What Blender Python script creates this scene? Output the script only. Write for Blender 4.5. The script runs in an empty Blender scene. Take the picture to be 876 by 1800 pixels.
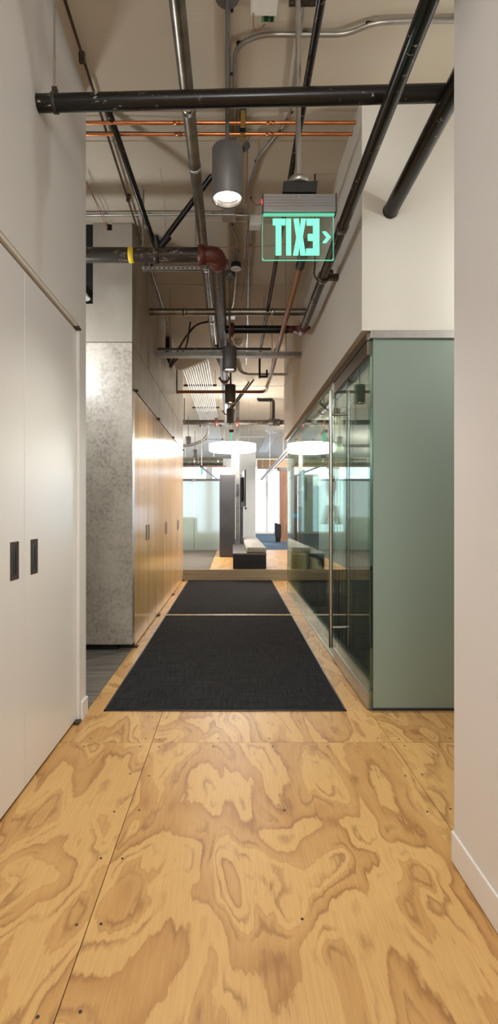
import bpy, bmesh, math, random
from mathutils import Vector, Matrix
random.seed(7)
S = bpy.context.scene
COL = S.collection
PI = math.pi
# ------------------------------------------------------------------ camera, world, exposure, big lights
F, CX, CY, EYE = 940.0, 409.0, 900.0, 1.2
cam = bpy.data.objects.new('camera', bpy.data.cameras.new('camera')); COL.objects.link(cam)
cam.data.sensor_fit = 'VERTICAL'; cam.data.sensor_height = 36; cam.data.lens = 36*F/1800
cam.data.shift_x = (438-CX)/1800; cam.data.shift_y = 0
cam.data.clip_start = .05; cam.data.clip_end = 200
cam.location = (0, 0, EYE); cam.rotation_euler = (PI/2, 0, 0)
S.camera = cam
S.view_settings.view_transform = 'Standard'; S.view_settings.look = 'None'
S.view_settings.exposure = 0.40; S.view_settings.gamma = 1.0; S.view_settings.use_curve_mapping = False
try:
    S.cycles.max_bounces = 9; S.cycles.diffuse_bounces = 5; S.cycles.glossy_bounces = 4
    S.cycles.transparent_max_bounces = 16; S.cycles.use_denoising = True
    S.cycles.sample_clamp_indirect = 4.0; S.cycles.caustics_reflective = False; S.cycles.caustics_refractive = False
except Exception: pass
W = bpy.data.worlds.new('daylight'); S.world = W; W.use_nodes = True
bg = W.node_tree.nodes['Background']; bg.inputs[0].default_value = (.74, .86, 1, 1); bg.inputs[1].default_value = 3.2

def light(name, kind, loc, power, color=(1, .8, .6), rot=(0, 0, 0), **kw):
    d = bpy.data.lights.new(name, kind); d.energy = power; d.color = color
    for k, v in kw.items(): setattr(d, k, v)
    o = bpy.data.objects.new(name, d); COL.objects.link(o); o.location = loc; o.rotation_euler = rot
    return o
WARM = (1, .95, .86)
WHITE = (.95, .975, 1)
# unseen fill lights added behind the camera to lift the ceiling
for k, (x, y, z, p) in enumerate([(-.03, -1.2, 2.6, 66), (-.03, -2.9, 2.6, 80)]):
    light('rear_fill_light', 'POINT', (x, y, z), p, WHITE, shadow_soft_size=.3)
light('alcove_lamp_light', 'POINT', (1.95, 2.60, 2.55), 24, (.97, .98, .95), shadow_soft_size=.08)
light('side_lamp_light', 'POINT', (-1.42, 4.05, 2.45), 22, WHITE, shadow_soft_size=.08)
light('meeting_fill_light', 'POINT', (2.75, 5.6, 2.35), 60, (.94, 1, .93), shadow_soft_size=.2)  # added unseen fill that brightens the interior behind the glass
for y in (10.8, 15.5, 21):  # out-of-sight fill lights added to brighten the far hall and its ceiling
    light('hall_fill_light', 'POINT', (-4.9, y, 2.9), 230, (1, .96, .90), shadow_soft_size=.3)
    light('hall_fill_light', 'POINT', (4.6, y, 2.9), 190, (1, .96, .90), shadow_soft_size=.3)
light('hall_fill_light', 'POINT', (-3.3, 17.4, 2.7), 300, (.93, .97, 1), shadow_soft_size=.25)  # extra fill added out of sight to backlight the frosted screen
track = light('pillar_fill_spot', 'SPOT', (2.9, 13.4, 3.4), 1300, (1, .95, .88), (0, 0, 0), spot_size=math.radians(75), spot_blend=.6, shadow_soft_size=.08)  # added fill spot without a fixture, brightens the white pillar and timber post
track.rotation_euler = (Vector((.7, 20, 1.9))-track.location).to_track_quat('-Z', 'Y').to_euler()

# ------------------------------------------------------------------ node helpers
def lin(r, g, b):
    f = lambda c: (c/255/12.92 if c/255 <= .04045 else ((c/255+.055)/1.055)**2.4)
    return (f(r), f(g), f(b), 1)
class NT:
    def __init__(s, name):
        s.m = bpy.data.materials.new(name); s.m.use_nodes = True
        s.t = s.m.node_tree; s.t.nodes.clear()
        s.out = s.t.nodes.new('ShaderNodeOutputMaterial')
    def n(s, t, **kw):
        x = s.t.nodes.new('ShaderNode'+t)
        for k, v in kw.items():
            if k[0] == '_': setattr(x, k[1:], v)
            else:
                key = k.replace('__', ' ')
                x.inputs[int(key[1:]) if key[0] == 'i' and key[1:].isdigit() else key].default_value = v
        return x
    def l(s, a, b): s.t.links.new(a, b)
    def math(s, op, a, b=None):
        x = s.t.nodes.new('ShaderNodeMath'); x.operation = op
        for i, v in enumerate((a, b)):
            if v is None: continue
            if isinstance(v, (int, float)): x.inputs[i].default_value = v
            else: s.l(v, x.inputs[i])
        return x.outputs[0]
    def ramp(s, fac, stops, interp='LINEAR'):
        r = s.t.nodes.new('ShaderNodeValToRGB'); r.color_ramp.interpolation = interp
        e = r.color_ramp.elements
        while len(e) < len(stops): e.new(.5)
        for q, (p, c) in zip(e, stops): q.position = p; q.color = c if len(c) == 4 else (*c, 1)
        s.l(fac, r.inputs[0]); return r.outputs[0]
    def mix(s, fac, a, b, mode='MIX'):
        x = s.t.nodes.new('ShaderNodeMix'); x.data_type = 'RGBA'; x.blend_type = mode
        for i, v in ((0, fac), (6, a), (7, b)):
            if isinstance(v, (int, float, tuple)): x.inputs[i].default_value = v
            else: s.l(v, x.inputs[i])
        return x.outputs[2]
    def coords(s, scale=(1, 1, 1), rnd=0):
        tc = s.n('TexCoord'); mp = s.n('Mapping'); mp.inputs['Scale'].default_value = scale
        s.l(tc.outputs['Object'], mp.inputs[0])
        if rnd:
            oi = s.n('ObjectInfo'); v = s.t.nodes.new('ShaderNodeCombineXYZ')
            q = s.math('MULTIPLY', oi.outputs['Random'], rnd)
            s.l(q, v.inputs[0]); s.l(q, v.inputs[1]); s.l(q, v.inputs[2]); s.l(v.outputs[0], mp.inputs['Location'])
        return mp.outputs[0]
    def noise(s, vec, scale, detail=3, rough=.55, dist=0):
        x = s.n('TexNoise', Scale=scale, Detail=detail, Roughness=rough, Distortion=dist); s.l(vec, x.inputs[0])
        return x.outputs['Fac']
    def bump(s, h, strength=.2, dist=.01):
        b = s.n('Bump', Strength=strength, Distance=dist); s.l(h, b.inputs['Height']); return b.outputs[0]
    def bsdf(s, color=None, rough=.5, metal=0, bump=None, **kw):
        b = s.n('BsdfPrincipled', Metallic=metal)
        for k, v in (('Base Color', color), ('Roughness', rough)):
            if isinstance(v, (int, float, tuple)): b.inputs[k].default_value = v
            elif v is not None: s.l(v, b.inputs[k])
        for k, v in kw.items(): b.inputs[k.replace('_', ' ')].default_value = v
        if bump is not None: s.l(bump, b.inputs['Normal'])
        s.l(b.outputs[0], s.out.inputs[0]); return b
def plain(name, color, rough=.5, metal=0, var=.06, sc=6, b=0.0, **kw):
    t = NT(name); v = t.noise(t.coords(), sc, 4)
    c = t.mix(1.0, color, t.ramp(v, [(.3, (1-var*2,)*3), (.7, (1, 1, 1))]), 'MULTIPLY')
    t.bsdf(c, rough, metal, t.bump(v, b) if b else None, **kw); return t.m
def emit(name, color, strength):
    t = NT(name); e = t.n('Emission', Color=color, Strength=strength); t.l(e.outputs[0], t.out.inputs[0]); return t.m
M = {}
M['white_paint'] = plain('white_paint', (.70, .68, .645, 1), .55, var=.012, sc=3)
M['near_paint'] = plain('near_paint', (.69, .665, .655, 1), .6, var=.012, sc=3)
M['door_paint'] = plain('door_paint', (.76, .75, .73, 1), .32, var=.008, sc=2)
M['bulkhead_paint'] = plain('bulkhead_paint', (.68, .645, .58, 1), .6, var=.015, sc=2)
M['base_paint'] = plain('base_paint', (.74, .72, .70, 1), .45, var=.01)
M['bronze'] = plain('bronze', (.05, .034, .025, 1), .7, 0, var=.1, sc=20)
M['dark_gap'] = plain('dark_gap', (.01, .01, .01, 1), .9)
M['black_metal'] = plain('black_metal', (.016, .016, .016, 1), .4, .3)
M['steel'] = plain('steel', (.52, .50, .47, 1), .24, 1, var=.08, sc=14)
M['brushed'] = plain('brushed', (.50, .48, .44, 1), .34, 1, var=.08, sc=14)
M['brown_metal'] = plain('brown_metal', (.20, .165, .13, 1), .35, .9, var=.1, sc=10)
M['lamp_grey'] = plain('lamp_grey', (.13, .125, .12, 1), .5, .35, var=.05)
M['gold'] = plain('gold', (.72, .50, .16, 1), .35, .9)
M['red_iron'] = plain('red_iron', (.13, .026, .018, 1), .45, .1, var=.15, sc=30)
M['red_wire'] = plain('red_wire', (.30, .05, .03, 1), .5)
M['white_plastic'] = plain('white_plastic', (.72, .70, .64, 1), .5)
M['off_cable'] = plain('off_cable', (.70, .64, .52, 1), .6)
M['green_board'] = plain('green_board', (.08, .35, .12, 1), .5)
M['black_plastic'] = plain('black_plastic', (.02, .02, .022, 1), .4)
M['leather'] = plain('leather', (.055, .045, .038, 1), .55, var=.1, sc=20, b=.1)
M['grey_cushion'] = plain('grey_cushion', (.36, .34, .315, 1), .8, var=.08, sc=60, b=.1)
M['gunmetal'] = plain('gunmetal', (.085, .082, .085, 1), .35, .75, var=.18, sc=2.5)
M['black_bench'] = plain('black_bench', (.012, .012, .014, 1), .35, .2)
M['raw_steel'] = plain('raw_steel', (.20, .19, .175, 1), .4, .8, var=.2, sc=8)
M['teal_board'] = plain('teal_board', (.15, .235, .20, 1), .3, var=.03)
M['beam_wood'] = plain('beam_wood', (.42, .29, .18, 1), .7, var=.15, sc=5)
M['sign_housing'] = plain('sign_housing', (.23, .225, .22, 1), .4, .5)
M['dark_brown'] = plain('dark_brown', (.075, .036, .02, 1), .35, .2, var=.2, sc=20)
M['maroon'] = plain('maroon', (.25, .09, .07, 1), .8, b=.1, sc=40)
M['sofa_green'] = plain('sofa_green', (.08, .24, .10, 1), .9)
M['blue_carpet'] = plain('blue_carpet', (.045, .10, .17, 1), .9, var=.2, sc=30)
M['yellow_tape'] = plain('yellow_tape', (.85, .60, .03, 1), .6)
M['lamp_glow'] = emit('lamp_glow', (1, .93, .82, 1), 22)
M['ring_glow'] = emit('ring_glow', (1, .95, .88, 1), 15)
M['sign_glow'] = emit('sign_glow', (.23, 1, .60, 1), 1.05)
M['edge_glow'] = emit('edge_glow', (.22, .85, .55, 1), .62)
M['screen_blue'] = emit('screen_blue', (.05, .45, .9, 1), 1.1)
M['screen_white'] = emit('screen_white', (.7, .9, 1, 1), 1.3)
M['led_red'] = emit('led_red', (1, .02, .03, 1), 3)
M['track_glow'] = emit('track_glow', (1, .95, .9, 1), .7)

def glass(name, tint, refl=1.0, ior=1.52, rough=0.0):
    t = NT(name)
    fr = t.n('Fresnel', IOR=ior); f = t.math('MINIMUM', t.math('MULTIPLY', fr.outputs[0], refl), .95)
    tr = t.n('BsdfTransparent', Color=tint); gl = t.n('BsdfGlossy', Roughness=rough); gl.inputs['Color'].default_value = (.92, .96, .93, 1)
    mx = t.n('MixShader'); t.l(f, mx.inputs[0]); t.l(tr.outputs[0], mx.inputs[1]); t.l(gl.outputs[0], mx.inputs[2])
    t.l(mx.outputs[0], t.out.inputs[0]); return t.m
M['clear_glass'] = glass('clear_glass', (.86, .93, .88, 1), .85)
M['window_glass'] = glass('window_glass', (.93, .96, 1, 1), 1)
M['sign_glass'] = glass('sign_glass', (.90, .97, .93, 1), .8)
t = NT('frosted_green')
b = t.bsdf(t.ramp(t.noise(t.coords(), .6, 1), [(.3, (.215, .285, .245, 1)), (.7, (.23, .295, .255, 1))]), .28)
b.inputs['Coat Weight'].default_value = .6; b.inputs['Coat Roughness'].default_value = .07
M['frosted_green'] = t.m
t = NT('frosted_white')
tl = t.n('BsdfTranslucent', Color=(.84, .90, .86, 1)); rf = t.n('BsdfRefraction', Roughness=.30, IOR=1.12); rf.inputs['Color'].default_value = (.93, .97, .94, 1)
df = t.n('BsdfDiffuse', Color=(.72, .80, .76, 1))
m1 = t.n('MixShader', Fac=.45); t.l(rf.outputs[0], m1.inputs[1]); t.l(tl.outputs[0], m1.inputs[2])
m2 = t.n('MixShader', Fac=.3); t.l(m1.outputs[0], m2.inputs[1]); t.l(df.outputs[0], m2.inputs[2]); t.l(m2.outputs[0], t.out.inputs[0])
M['frosted_white'] = t.m
# ceiling: warm painted slab with faint board joints
t = NT('ceiling_paint')
c = t.coords()
n1 = t.noise(c, 1.3, 4); n2 = t.noise(t.coords((.4, 6, 1)), 5, 4)
col = t.mix(t.ramp(n1, [(.3, (0, 0, 0)), (.75, (1, 1, 1))]), (.50, .435, .335, 1), (.56, .49, .385, 1))
t.bsdf(col, .75, 0, t.bump(n2, .12)); M['ceiling_paint'] = t.m
# plywood
def plywood(name, light_c, dark_c, line_c, rnd=60, bands=7.5, rough=.36):
    t = NT(name)
    vec = t.coords((1, .42, 1), rnd)
    jit = t.noise(t.coords((10, 1.9, 1), rnd), 2.6, 6, .62)
    jit2 = t.noise(t.coords((2.2, 1.2, 1), rnd+9), 3.2, 3, .5)
    base = t.noise(vec, 2.7, 2.2, .42, .6)
    v = t.math('ADD', base, t.math('MULTIPLY', t.math('SUBTRACT', jit, .5), .085))
    v = t.math('ADD', v, t.math('MULTIPLY', t.math('SUBTRACT', jit2, .5), .055))
    fr = t.math('FRACT', t.math('MULTIPLY', v, bands))
    band = t.ramp(fr, [(0, (.10,)*3), (.30, (.0,)*3), (.44, (.06,)*3), (.465, (.72,)*3), (.52, (.46,)*3), (.74, (.60,)*3), (.945, (1,)*3), (.965, (.10,)*3)])
    fine = t.noise(t.coords((60, 2.0, 1), rnd), 3, 4, .6)
    soft = t.noise(t.coords((2, .9, 1), rnd), 1.1, 2)
    col = t.mix(t.math('MULTIPLY', band, t.math('ADD', .35, soft)), light_c, dark_c)
    fr2 = t.math('FRACT', t.math('MULTIPLY', v, bands*3))
    l2 = t.ramp(fr2, [(.0, (0,)*3), (.55, (0,)*3), (.85, (1,)*3), (1, (0,)*3)])
    col = t.mix(t.math('MULTIPLY', l2, t.math('MULTIPLY', t.ramp(jit2, [(.42, (0,)*3), (.58, (1,)*3)]), .75)), col, line_c)
    col = t.mix(.30, col, t.ramp(fine, [(.3, (.62, .52, .44, 1)), (.6, (1, 1, 1, 1))]), 'MULTIPLY')
    t.bsdf(col, t.ramp(fine, [(.2, (rough+.10,)*3), (.8, (rough-.02,)*3)]), 0, t.bump(fine, .05, .002))
    return t.m
M['plywood'] = plywood('plywood', (.62, .38, .14, 1), (.43, .215, .066, 1), (.27, .12, .035, 1), bands=5.6)
# plain sliced wood veneer with vertical staves
t = NT('wood_veneer')
tc = t.coords((1, 1, 1), 40)
stave = t.n('TexWhiteNoise', _noise_dimensions='1D'); sx = t.n('SeparateXYZ'); t.l(tc, sx.inputs[0])
t.l(t.math('FLOOR', t.math('MULTIPLY', sx.outputs[1], 3.9)), stave.inputs['W'])
gr = t.noise(t.coords((3, 11, .4), 40), 1.8, 4, .5, .3)
cc = t.mix(stave.outputs['Value'], (.77, .42, .155, 1), (.87, .54, .25, 1))
cc = t.mix(t.ramp(gr, [(.52, (0,)*3), (.70, (.85,)*3)]), cc, (.46, .23, .08, 1))
t.bsdf(cc, .18, 0, t.bump(gr, .03, .002), IOR=1.29); M['wood_veneer'] = t.m
# old timber
t = NT('old_timber')
g = t.noise(t.coords((10, 10, .6), 9), 2, 6, .65, .5)
t.bsdf(t.ramp(g, [(.25, (.07, .028, .012, 1)), (.5, (.17, .07, .03, 1)), (.75, (.27, .13, .06, 1))]), .6, 0, t.bump(g, .3)); M['old_timber'] = t.m
# concrete
def concrete(name, a, b, c, rough, spots=True):
    t = NT(name); v = t.coords((1, 1, 1), 13)
    n1 = t.noise(v, 2.2, 6, .62); n2 = t.noise(v, 42, 6, .7); n3 = t.noise(t.coords((1, 1, 5), 5), 3, 3) if spots else t.noise(t.coords((2.2, 2.2, .9), 5), 1.6, 5)
    col = t.mix(t.ramp(n1, [(.38, (0,)*3), (.62, (1,)*3)]), a, b)
    col = t.mix(t.ramp(n3, [(.42, (0,)*3), (.72, (.7,)*3)]), col, c)
    if spots: col = t.mix(t.math('MULTIPLY', t.ramp(n2, [(.44, (0,)*3), (.62, (1,)*3)]), t.ramp(n1, [(.40, (.85,)*3), (.62, (.2,)*3)])), col, (b[0]*.45, b[1]*.42, b[2]*.37, 1))
    t.bsdf(col, rough, 0, t.bump(n2, .06, .003)); return t.m
M['concrete'] = concrete('concrete', (.40, .36, .305, 1), (.54, .50, .43, 1), (.47, .43, .365, 1), .38)
M['concrete_smooth'] = concrete('concrete_smooth', (.31, .28, .23, 1), (.38, .345, .285, 1), (.34, .31, .255, 1), .42, False)
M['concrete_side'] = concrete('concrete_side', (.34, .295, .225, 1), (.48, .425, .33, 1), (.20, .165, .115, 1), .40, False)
# painted black pipe with drips and worn lettering specks
def pipe_paint(name, base, speck, amt, rough=.35, scale=(9, 22, 22)):
    t = NT(name); n = t.noise(t.coords(scale, 3), 2.2, 5, .7); n2 = t.noise(t.coords((2, 2, 2), 3), 2, 2)
    f = t.math('MULTIPLY', t.ramp(n, [(amt, (0,)*3), (amt+.025, (1,)*3)]), t.ramp(n2, [(.45, (0,)*3), (.6, (1,)*3)]))
    t.bsdf(t.mix(f, base, speck), rough, 0, IOR=1.36); return t.m
M['black_pipe'] = pipe_paint('black_pipe', (.011, .0095, .008, 1), (.50, .46, .40, 1), .635, .24)
M['old_pipe'] = pipe_paint('old_pipe', (.036, .028, .021, 1), (.26, .21, .16, 1), .56, .36)
M['brown_pipe'] = pipe_paint('brown_pipe', (.30, .12, .05, 1), (.40, .2, .12, 1), .6, .35)
t = NT('galvanized'); n = t.noise(t.coords((1, 1, 1), 2), 9, 4)
t.bsdf(t.ramp(n, [(.3, (.19, .175, .15, 1)), (.7, (.34, .315, .27, 1))]), .33, .95); M['galvanized'] = t.m
t = NT('conduit_grey'); n = t.noise(t.coords((1, 1, 1), 2), 9, 3)
t.bsdf(t.ramp(n, [(.3, (.33, .315, .285, 1)), (.7, (.46, .44, .40, 1))]), .36, .8); M['conduit'] = t.m
t = NT('conduit_bright'); t.bsdf((.62, .60, .54, 1), .38, .7); M['conduit_bright'] = t.m
t = NT('copper'); n = t.noise(t.coords((3, 20, 20), 2), 3, 4)
t.bsdf(t.ramp(n, [(.3, (.45, .14, .045, 1)), (.7, (.80, .33, .14, 1))]), .3, .9); M['copper'] = t.m
# mat
t = NT('mat_fibre'); v = t.coords()
n1 = t.noise(t.coords((1, 1, 1)), 110, 2, .8); n2 = t.noise(t.coords((90, 4, 1)), 1.2, 3, .7); n3 = t.noise(t.coords((3, 70, 1)), 1.2, 3, .7)
s_ = t.math('MULTIPLY', t.math('ADD', n1, t.math('ADD', n2, n3)), .3333)
t.bsdf(t.ramp(s_, [(.40, (.004, .004, .0045, 1)), (.60, (.034, .032, .034, 1))]), .85, 0, t.bump(n1, .6, .006), Specular_IOR_Level=.08); M['mat_fibre'] = t.m
# striped carpet
t = NT('striped_carpet'); n1 = t.noise(t.coords((1.2, 34, 1)), 1.6, 4, .7); n2 = t.noise(t.coords(), 120, 2)
t.bsdf(t.mix(.25, t.ramp(n1, [(.32, (.05, .042, .036, 1)), (.5, (.13, .11, .09, 1)), (.7, (.25, .22, .18, 1))]), t.ramp(n2, [(.3, (.3,)*3), (.7, (1,)*3)]), 'MULTIPLY'), .9, 0, t.bump(n2, .4, .004)); M['striped_carpet'] = t.m
t = NT('riser_wood'); n1 = t.noise(t.coords((1, 8, 26)), 1.5, 4, .6)
t.bsdf(t.ramp(n1, [(.3, (.30, .245, .165, 1)), (.7, (.44, .37, .265, 1))]), .5); M['riser_wood'] = t.m

# ------------------------------------------------------------------ geometry helpers
class MB:
    def __init__(s): s.v = []; s.f = []; s.sm = []
    def add(s, vs, fs, smooth=False):
        o = len(s.v); s.v += [tuple(v) for v in vs]; s.f += [tuple(i+o for i in f) for f in fs]; s.sm += [smooth]*len(fs); return s
    def box(s, x0, x1, y0, y1, z0, z1, bev=0.0):
        if bev <= 0:
            return s.add([(x, y, z) for z in (z0, z1) for y in (y0, y1) for x in (x0, x1)],
                         [(0, 2, 3, 1), (4, 5, 7, 6), (0, 1, 5, 4), (2, 6, 7, 3), (0, 4, 6, 2), (1, 3, 7, 5)])
        bm = bmesh.new(); bmesh.ops.create_cube(bm, size=1)
        for v in bm.verts: v.co = Vector((x0+(v.co.x+.5)*(x1-x0), y0+(v.co.y+.5)*(y1-y0), z0+(v.co.z+.5)*(z1-z0)))
        bmesh.ops.bevel(bm, geom=bm.edges[:], offset=bev, segments=2, profile=.6, affect='EDGES')
        bm.verts.ensure_lookup_table(); s.add([v.co[:] for v in bm.verts], [[v.index for v in f.verts] for f in bm.faces]); bm.free(); return s
    def prism(s, pts, axis, a, b):
        """polygon pts (2D) extruded along axis 'x','y','z' from a to b; pts are the remaining two coordinates in order"""
        def mk(p, q): return {'x': (q, p[0], p[1]), 'y': (p[0], q, p[1]), 'z': (p[0], p[1], q)}[axis]
        n = len(pts); vs = [mk(p, a) for p in pts]+[mk(p, b) for p in pts]
        return s.add(vs, [tuple(range(n))[::-1], tuple(range(n, 2*n))]+[(i, (i+1) % n, n+(i+1) % n, n+i) for i in range(n)])
    def tube(s, pts, r, n=12, bend=0.0, cap=True):
        P = [Vector(p) for p in pts]
        if bend > 0 and len(P) > 2:
            Q = [P[0]]
            for i in range(1, len(P)-1):
                a, b, c = P[i-1], P[i], P[i+1]
                u = (a-b); w = (c-b); d = min(bend, u.length*.48, w.length*.48); u.normalize(); w.normalize()
                p0, p2 = b+u*d, b+w*d
                for k in range(7):
                    tt = k/6; Q.append(p0*(1-tt)**2+b*2*tt*(1-tt)+p2*tt*tt)
            Q.append(P[-1]); P = Q
        rings = []; prev = None
        for i, p in enumerate(P):
            d = (P[min(i+1, len(P)-1)]-P[max(i-1, 0)])
            if d.length < 1e-9: d = Vector((0, 1, 0))
            d.normalize()
            if prev is None:
                up = Vector((0, 0, 1)) if abs(d.z) < .9 else Vector((1, 0, 0)); a = d.cross(up).normalized()
            else: a = (prev-d*prev.dot(d)).normalized()
            prev = a; b = d.cross(a)
            rr = r[i] if isinstance(r, (list, tuple)) and len(r) == len(P) else (r if not isinstance(r, (list, tuple)) else r[0])
            rings.append([p+a*rr*math.cos(2*PI*k/n)+b*rr*math.sin(2*PI*k/n) for k in range(n)])
        vs = [v for R in rings for v in R]; fs = []
        for i in range(len(rings)-1):
            for k in range(n): fs.append((i*n+k, i*n+(k+1) % n, (i+1)*n+(k+1) % n, (i+1)*n+k))
        s.add(vs, fs, True)
        if cap: s.add(rings[0], [tuple(range(n))[::-1]]); s.add(rings[-1], [tuple(range(n))])
        return s
    def lathe(s, prof, c, n=32, axis='z', caps=True):
        """prof: list of (r, h) along axis from centre c"""
        vs = []
        for r, h in prof:
            for k in range(n):
                a = 2*PI*k/n; p = (r*math.cos(a), r*math.sin(a), h)
                if axis == 'x': p = (p[2], p[0], p[1])
                if axis == 'y': p = (p[0], p[2], p[1])
                vs.append((c[0]+p[0], c[1]+p[1], c[2]+p[2]))
        fs = [(i*n+k, i*n+(k+1) % n, (i+1)*n+(k+1) % n, (i+1)*n+k) for i in range(len(prof)-1) for k in range(n)]
        s.add(vs, fs, True)
        m = len(prof)-1
        if not caps: return s
        if prof[0][0] > 1e-6: s.add(vs[:n], [tuple(range(n))])
        if prof[-1][0] > 1e-6: s.add(vs[m*n:], [tuple(range(n))])
        return s
    def build(s, name, mat, parent=None, **tags):
        vs = s.v
        if parent is None:
            xs, ys, zs = zip(*vs); o0 = Vector(((min(xs)+max(xs))/2, (min(ys)+max(ys))/2, min(zs)))
        else: o0 = base_of(parent)
        me = bpy.data.meshes.new(name)
        me.from_pydata([(v[0]-o0.x, v[1]-o0.y, v[2]-o0.z) for v in vs], [], s.f)
        me.polygons.foreach_set('use_smooth', s.sm)
        bm = bmesh.new(); bm.from_mesh(me); bmesh.ops.recalc_face_normals(bm, faces=bm.faces[:]); bm.to_mesh(me); bm.free()
        me.update()
        o = bpy.data.objects.new(name, me); COL.objects.link(o); me.materials.append(M[mat] if isinstance(mat, str) else mat)
        if parent is None: o.location = o0; BASE[o.name] = o0
        else: o.parent = parent; BASE[o.name] = o0
        for k, v in tags.items(): o[k] = v
        return o
BASE = {}
def base_of(o): return BASE[o.name]
def thing(name, label, cat, loc, group=None, kind=None):
    o = bpy.data.objects.new(name, None); COL.objects.link(o); o.location = loc; o.empty_display_size = .05
    BASE[o.name] = Vector(loc); o['label'] = label
    if cat: o['category'] = cat
    if group: o['group'] = group
    if kind: o['kind'] = kind
    return o
def one(mb, name, mat, label, cat, group=None, kind=None):
    o = mb.build(name, mat); o['label'] = label; o['category'] = cat
    if group: o['group'] = group
    if kind: o['kind'] = kind
    return o
def struct(mb, name, mat, label, cat): return one(mb, name, mat, label, cat, kind='structure')
def at(px, py, Y): return Vector(((px-CX)/F*Y, Y, EYE-(py-CY)/F*Y))
def atz(px, py, z):
    Y = (z-EYE)*F/(CY-py); return Vector(((px-CX)/F*Y, Y, z))
def copy_tree(o, parent=None):
    c = o.copy(); COL.objects.link(c); c.parent = parent
    for ch in list(o.children): copy_tree(ch, c)
    return c
CZ = 3.70   # ceiling height

# ------------------------------------------------------------------ setting
# floor: subfloor slab with plywood sheets laid on it
fl = struct(MB().box(-4, 4.5, -4, 9.42, -.10, -.013), 'floor', 'dark_gap', 'plywood sheet floor of the corridor', 'floor')
XS = [-1.66, -.42, .828, 2.07, 3.31]; YS = [-4.0, -2.095, .345, 2.785, 5.225, 7.665, 9.40]
G = .0014
for i in range(len(XS)-1):
    for j in range(len(YS)-1):
        MB().box(XS[i]+G, XS[i+1]-G, YS[j]+G, YS[j+1]-G, -.012, 0).build('plywood_sheet', 'plywood', fl)
sc = MB()
for i in range(len(XS)-1):
    for j in range(len(YS)-1):
        cols = [XS[i]+.045, (XS[i]+XS[i+1])/2, XS[i+1]-.045]
        for ci, x in enumerate(cols):
            n = 9 if ci != 1 else 5
            for k in range(n):
                y = YS[j]+.05+(YS[j+1]-YS[j]-.10)*k/(n-1)
                if y < 1 or x < -1.0 and y > 3.1 or x > .86 and y > 3.1: continue
                x2 = x+random.uniform(-.012, .012); y2 = y+random.uniform(-.012, .012)
                sc.lathe([(.0048, .0004), (.0048, .0012), (.0015, .0006)], (x2, y2, 0), 8)
        for k in (1, 3):
            x = XS[i]+.045+(XS[i+1]-XS[i]-.09)*k/4
            for y in (YS[j]+.05, YS[j+1]-.05):
                if y < 1 or x < -1.0 and y > 3.1 or x > .86 and y > 3.1: continue
                sc.lathe([(.0048, .0004), (.0048, .0012), (.0015, .0006)], (x+random.uniform(-.02, .02), y, 0), 8)
sc.build('floor_screws', 'bronze', fl, kind='stuff')
struct(MB().box(-2.6, -.879, 3.19, 4.66, .0004, .004), 'carpet_left', 'striped_carpet', 'dark grey striped carpet in the opening left of the corridor', 'carpet')
struct(MB().box(.845, 3.5, 3.27, 7.9, .0004, .004), 'carpet_right', 'striped_carpet', 'dark striped carpet inside the glazed meeting room', 'carpet')
# raised floor beyond the step
PZ = .185
pf = struct(MB().box(-6, 6.5, 9.44, 25.5, -.1, PZ-.012), 'floor_raised', 'dark_gap', 'raised floor beyond the single step at the corridor end', 'floor')
for i, x0 in enumerate([-.41, .81, 2.03, 3.25]):
    for j, y0 in enumerate([9.44, 11.88]):
        MB().box(x0+G, x0+1.22-G, y0+G, y0+2.44-G, PZ-.012, PZ).build('plywood_sheet', 'plywood', pf)
MB().box(-6, -.414, 9.44, 14.1, PZ-.012, PZ).build('carpet_tile_field', 'striped_carpet', pf)
MB().box(-6, 6.5, 14.325, 25.5, PZ-.012, PZ).build('blue_carpet_field', 'blue_carpet', pf)
struct(MB().box(-.86, 3.5, 9.405, 9.44, 0, PZ+.001, .002).box(-6, -.86, 9.405, 9.44, 0, PZ), 'step_riser', 'riser_wood', 'taupe wooden riser of the single step across the corridor end', 'step')
# ceiling
cl = struct(MB().box(-6, 6.5, -4, 25.5, CZ, CZ+.15), 'ceiling', 'ceiling_paint', 'beige painted slab ceiling crossed by pipes', 'ceiling')
for k, y in enumerate([3.6, 5.9, 8.3, 10.6, 13.0, 15.4, 17.8]):
    MB().box(-6, 6.5, y, y+.012, CZ-.006, CZ).build('ceiling_joint', 'ceiling_paint', cl)
# left wall
struct(MB().box(-1.02, -.875, -4, 3.19, 2.262, CZ).box(-1.02, -.875, 3.055, 3.19, 0, 2.262), 'wall_left', 'white_paint', 'white wall above and beside the white closet doors', 'wall')
struct(MB().box(-.875, -.862, 3.075, 3.19, .0, .105, .003), 'baseboard_left', 'base_paint', 'white baseboard at the end of the left wall', 'baseboard')
struct(MB().box(-1.5, -1.02, -4, 3.19, 0, CZ), 'closet_back', 'white_paint', 'closet behind the white doors', 'wall')
def recess_handle(parent, y0, y1, z0, z1, xf):
    """flush pull set in a door face at x = xf (faces +x)"""
    w = (y1-y0)
    h = MB()
    h.box(xf, xf+.0012, y0, y0+w*.24, z0, z1).box(xf, xf+.0012, y1-w*.24, y1, z0, z1)
    h.box(xf, xf+.0012, y0+w*.24, y1-w*.24, z0, z0+.018).box(xf, xf+.0012, y0+w*.24, y1-w*.24, z1-.018, z1)
    o = h.build('handle', 'bronze', parent, label='dark bronze flush pull handle')
    MB().box(xf-.0005, xf+.0008, y0+w*.24, y1-w*.24, z0+.018, z1-.018).box(xf, xf+.0018, y0+w*.62, y0+w*.70, z0+.03, z1-.03).build('grip_recess', 'black_metal', o)
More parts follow.
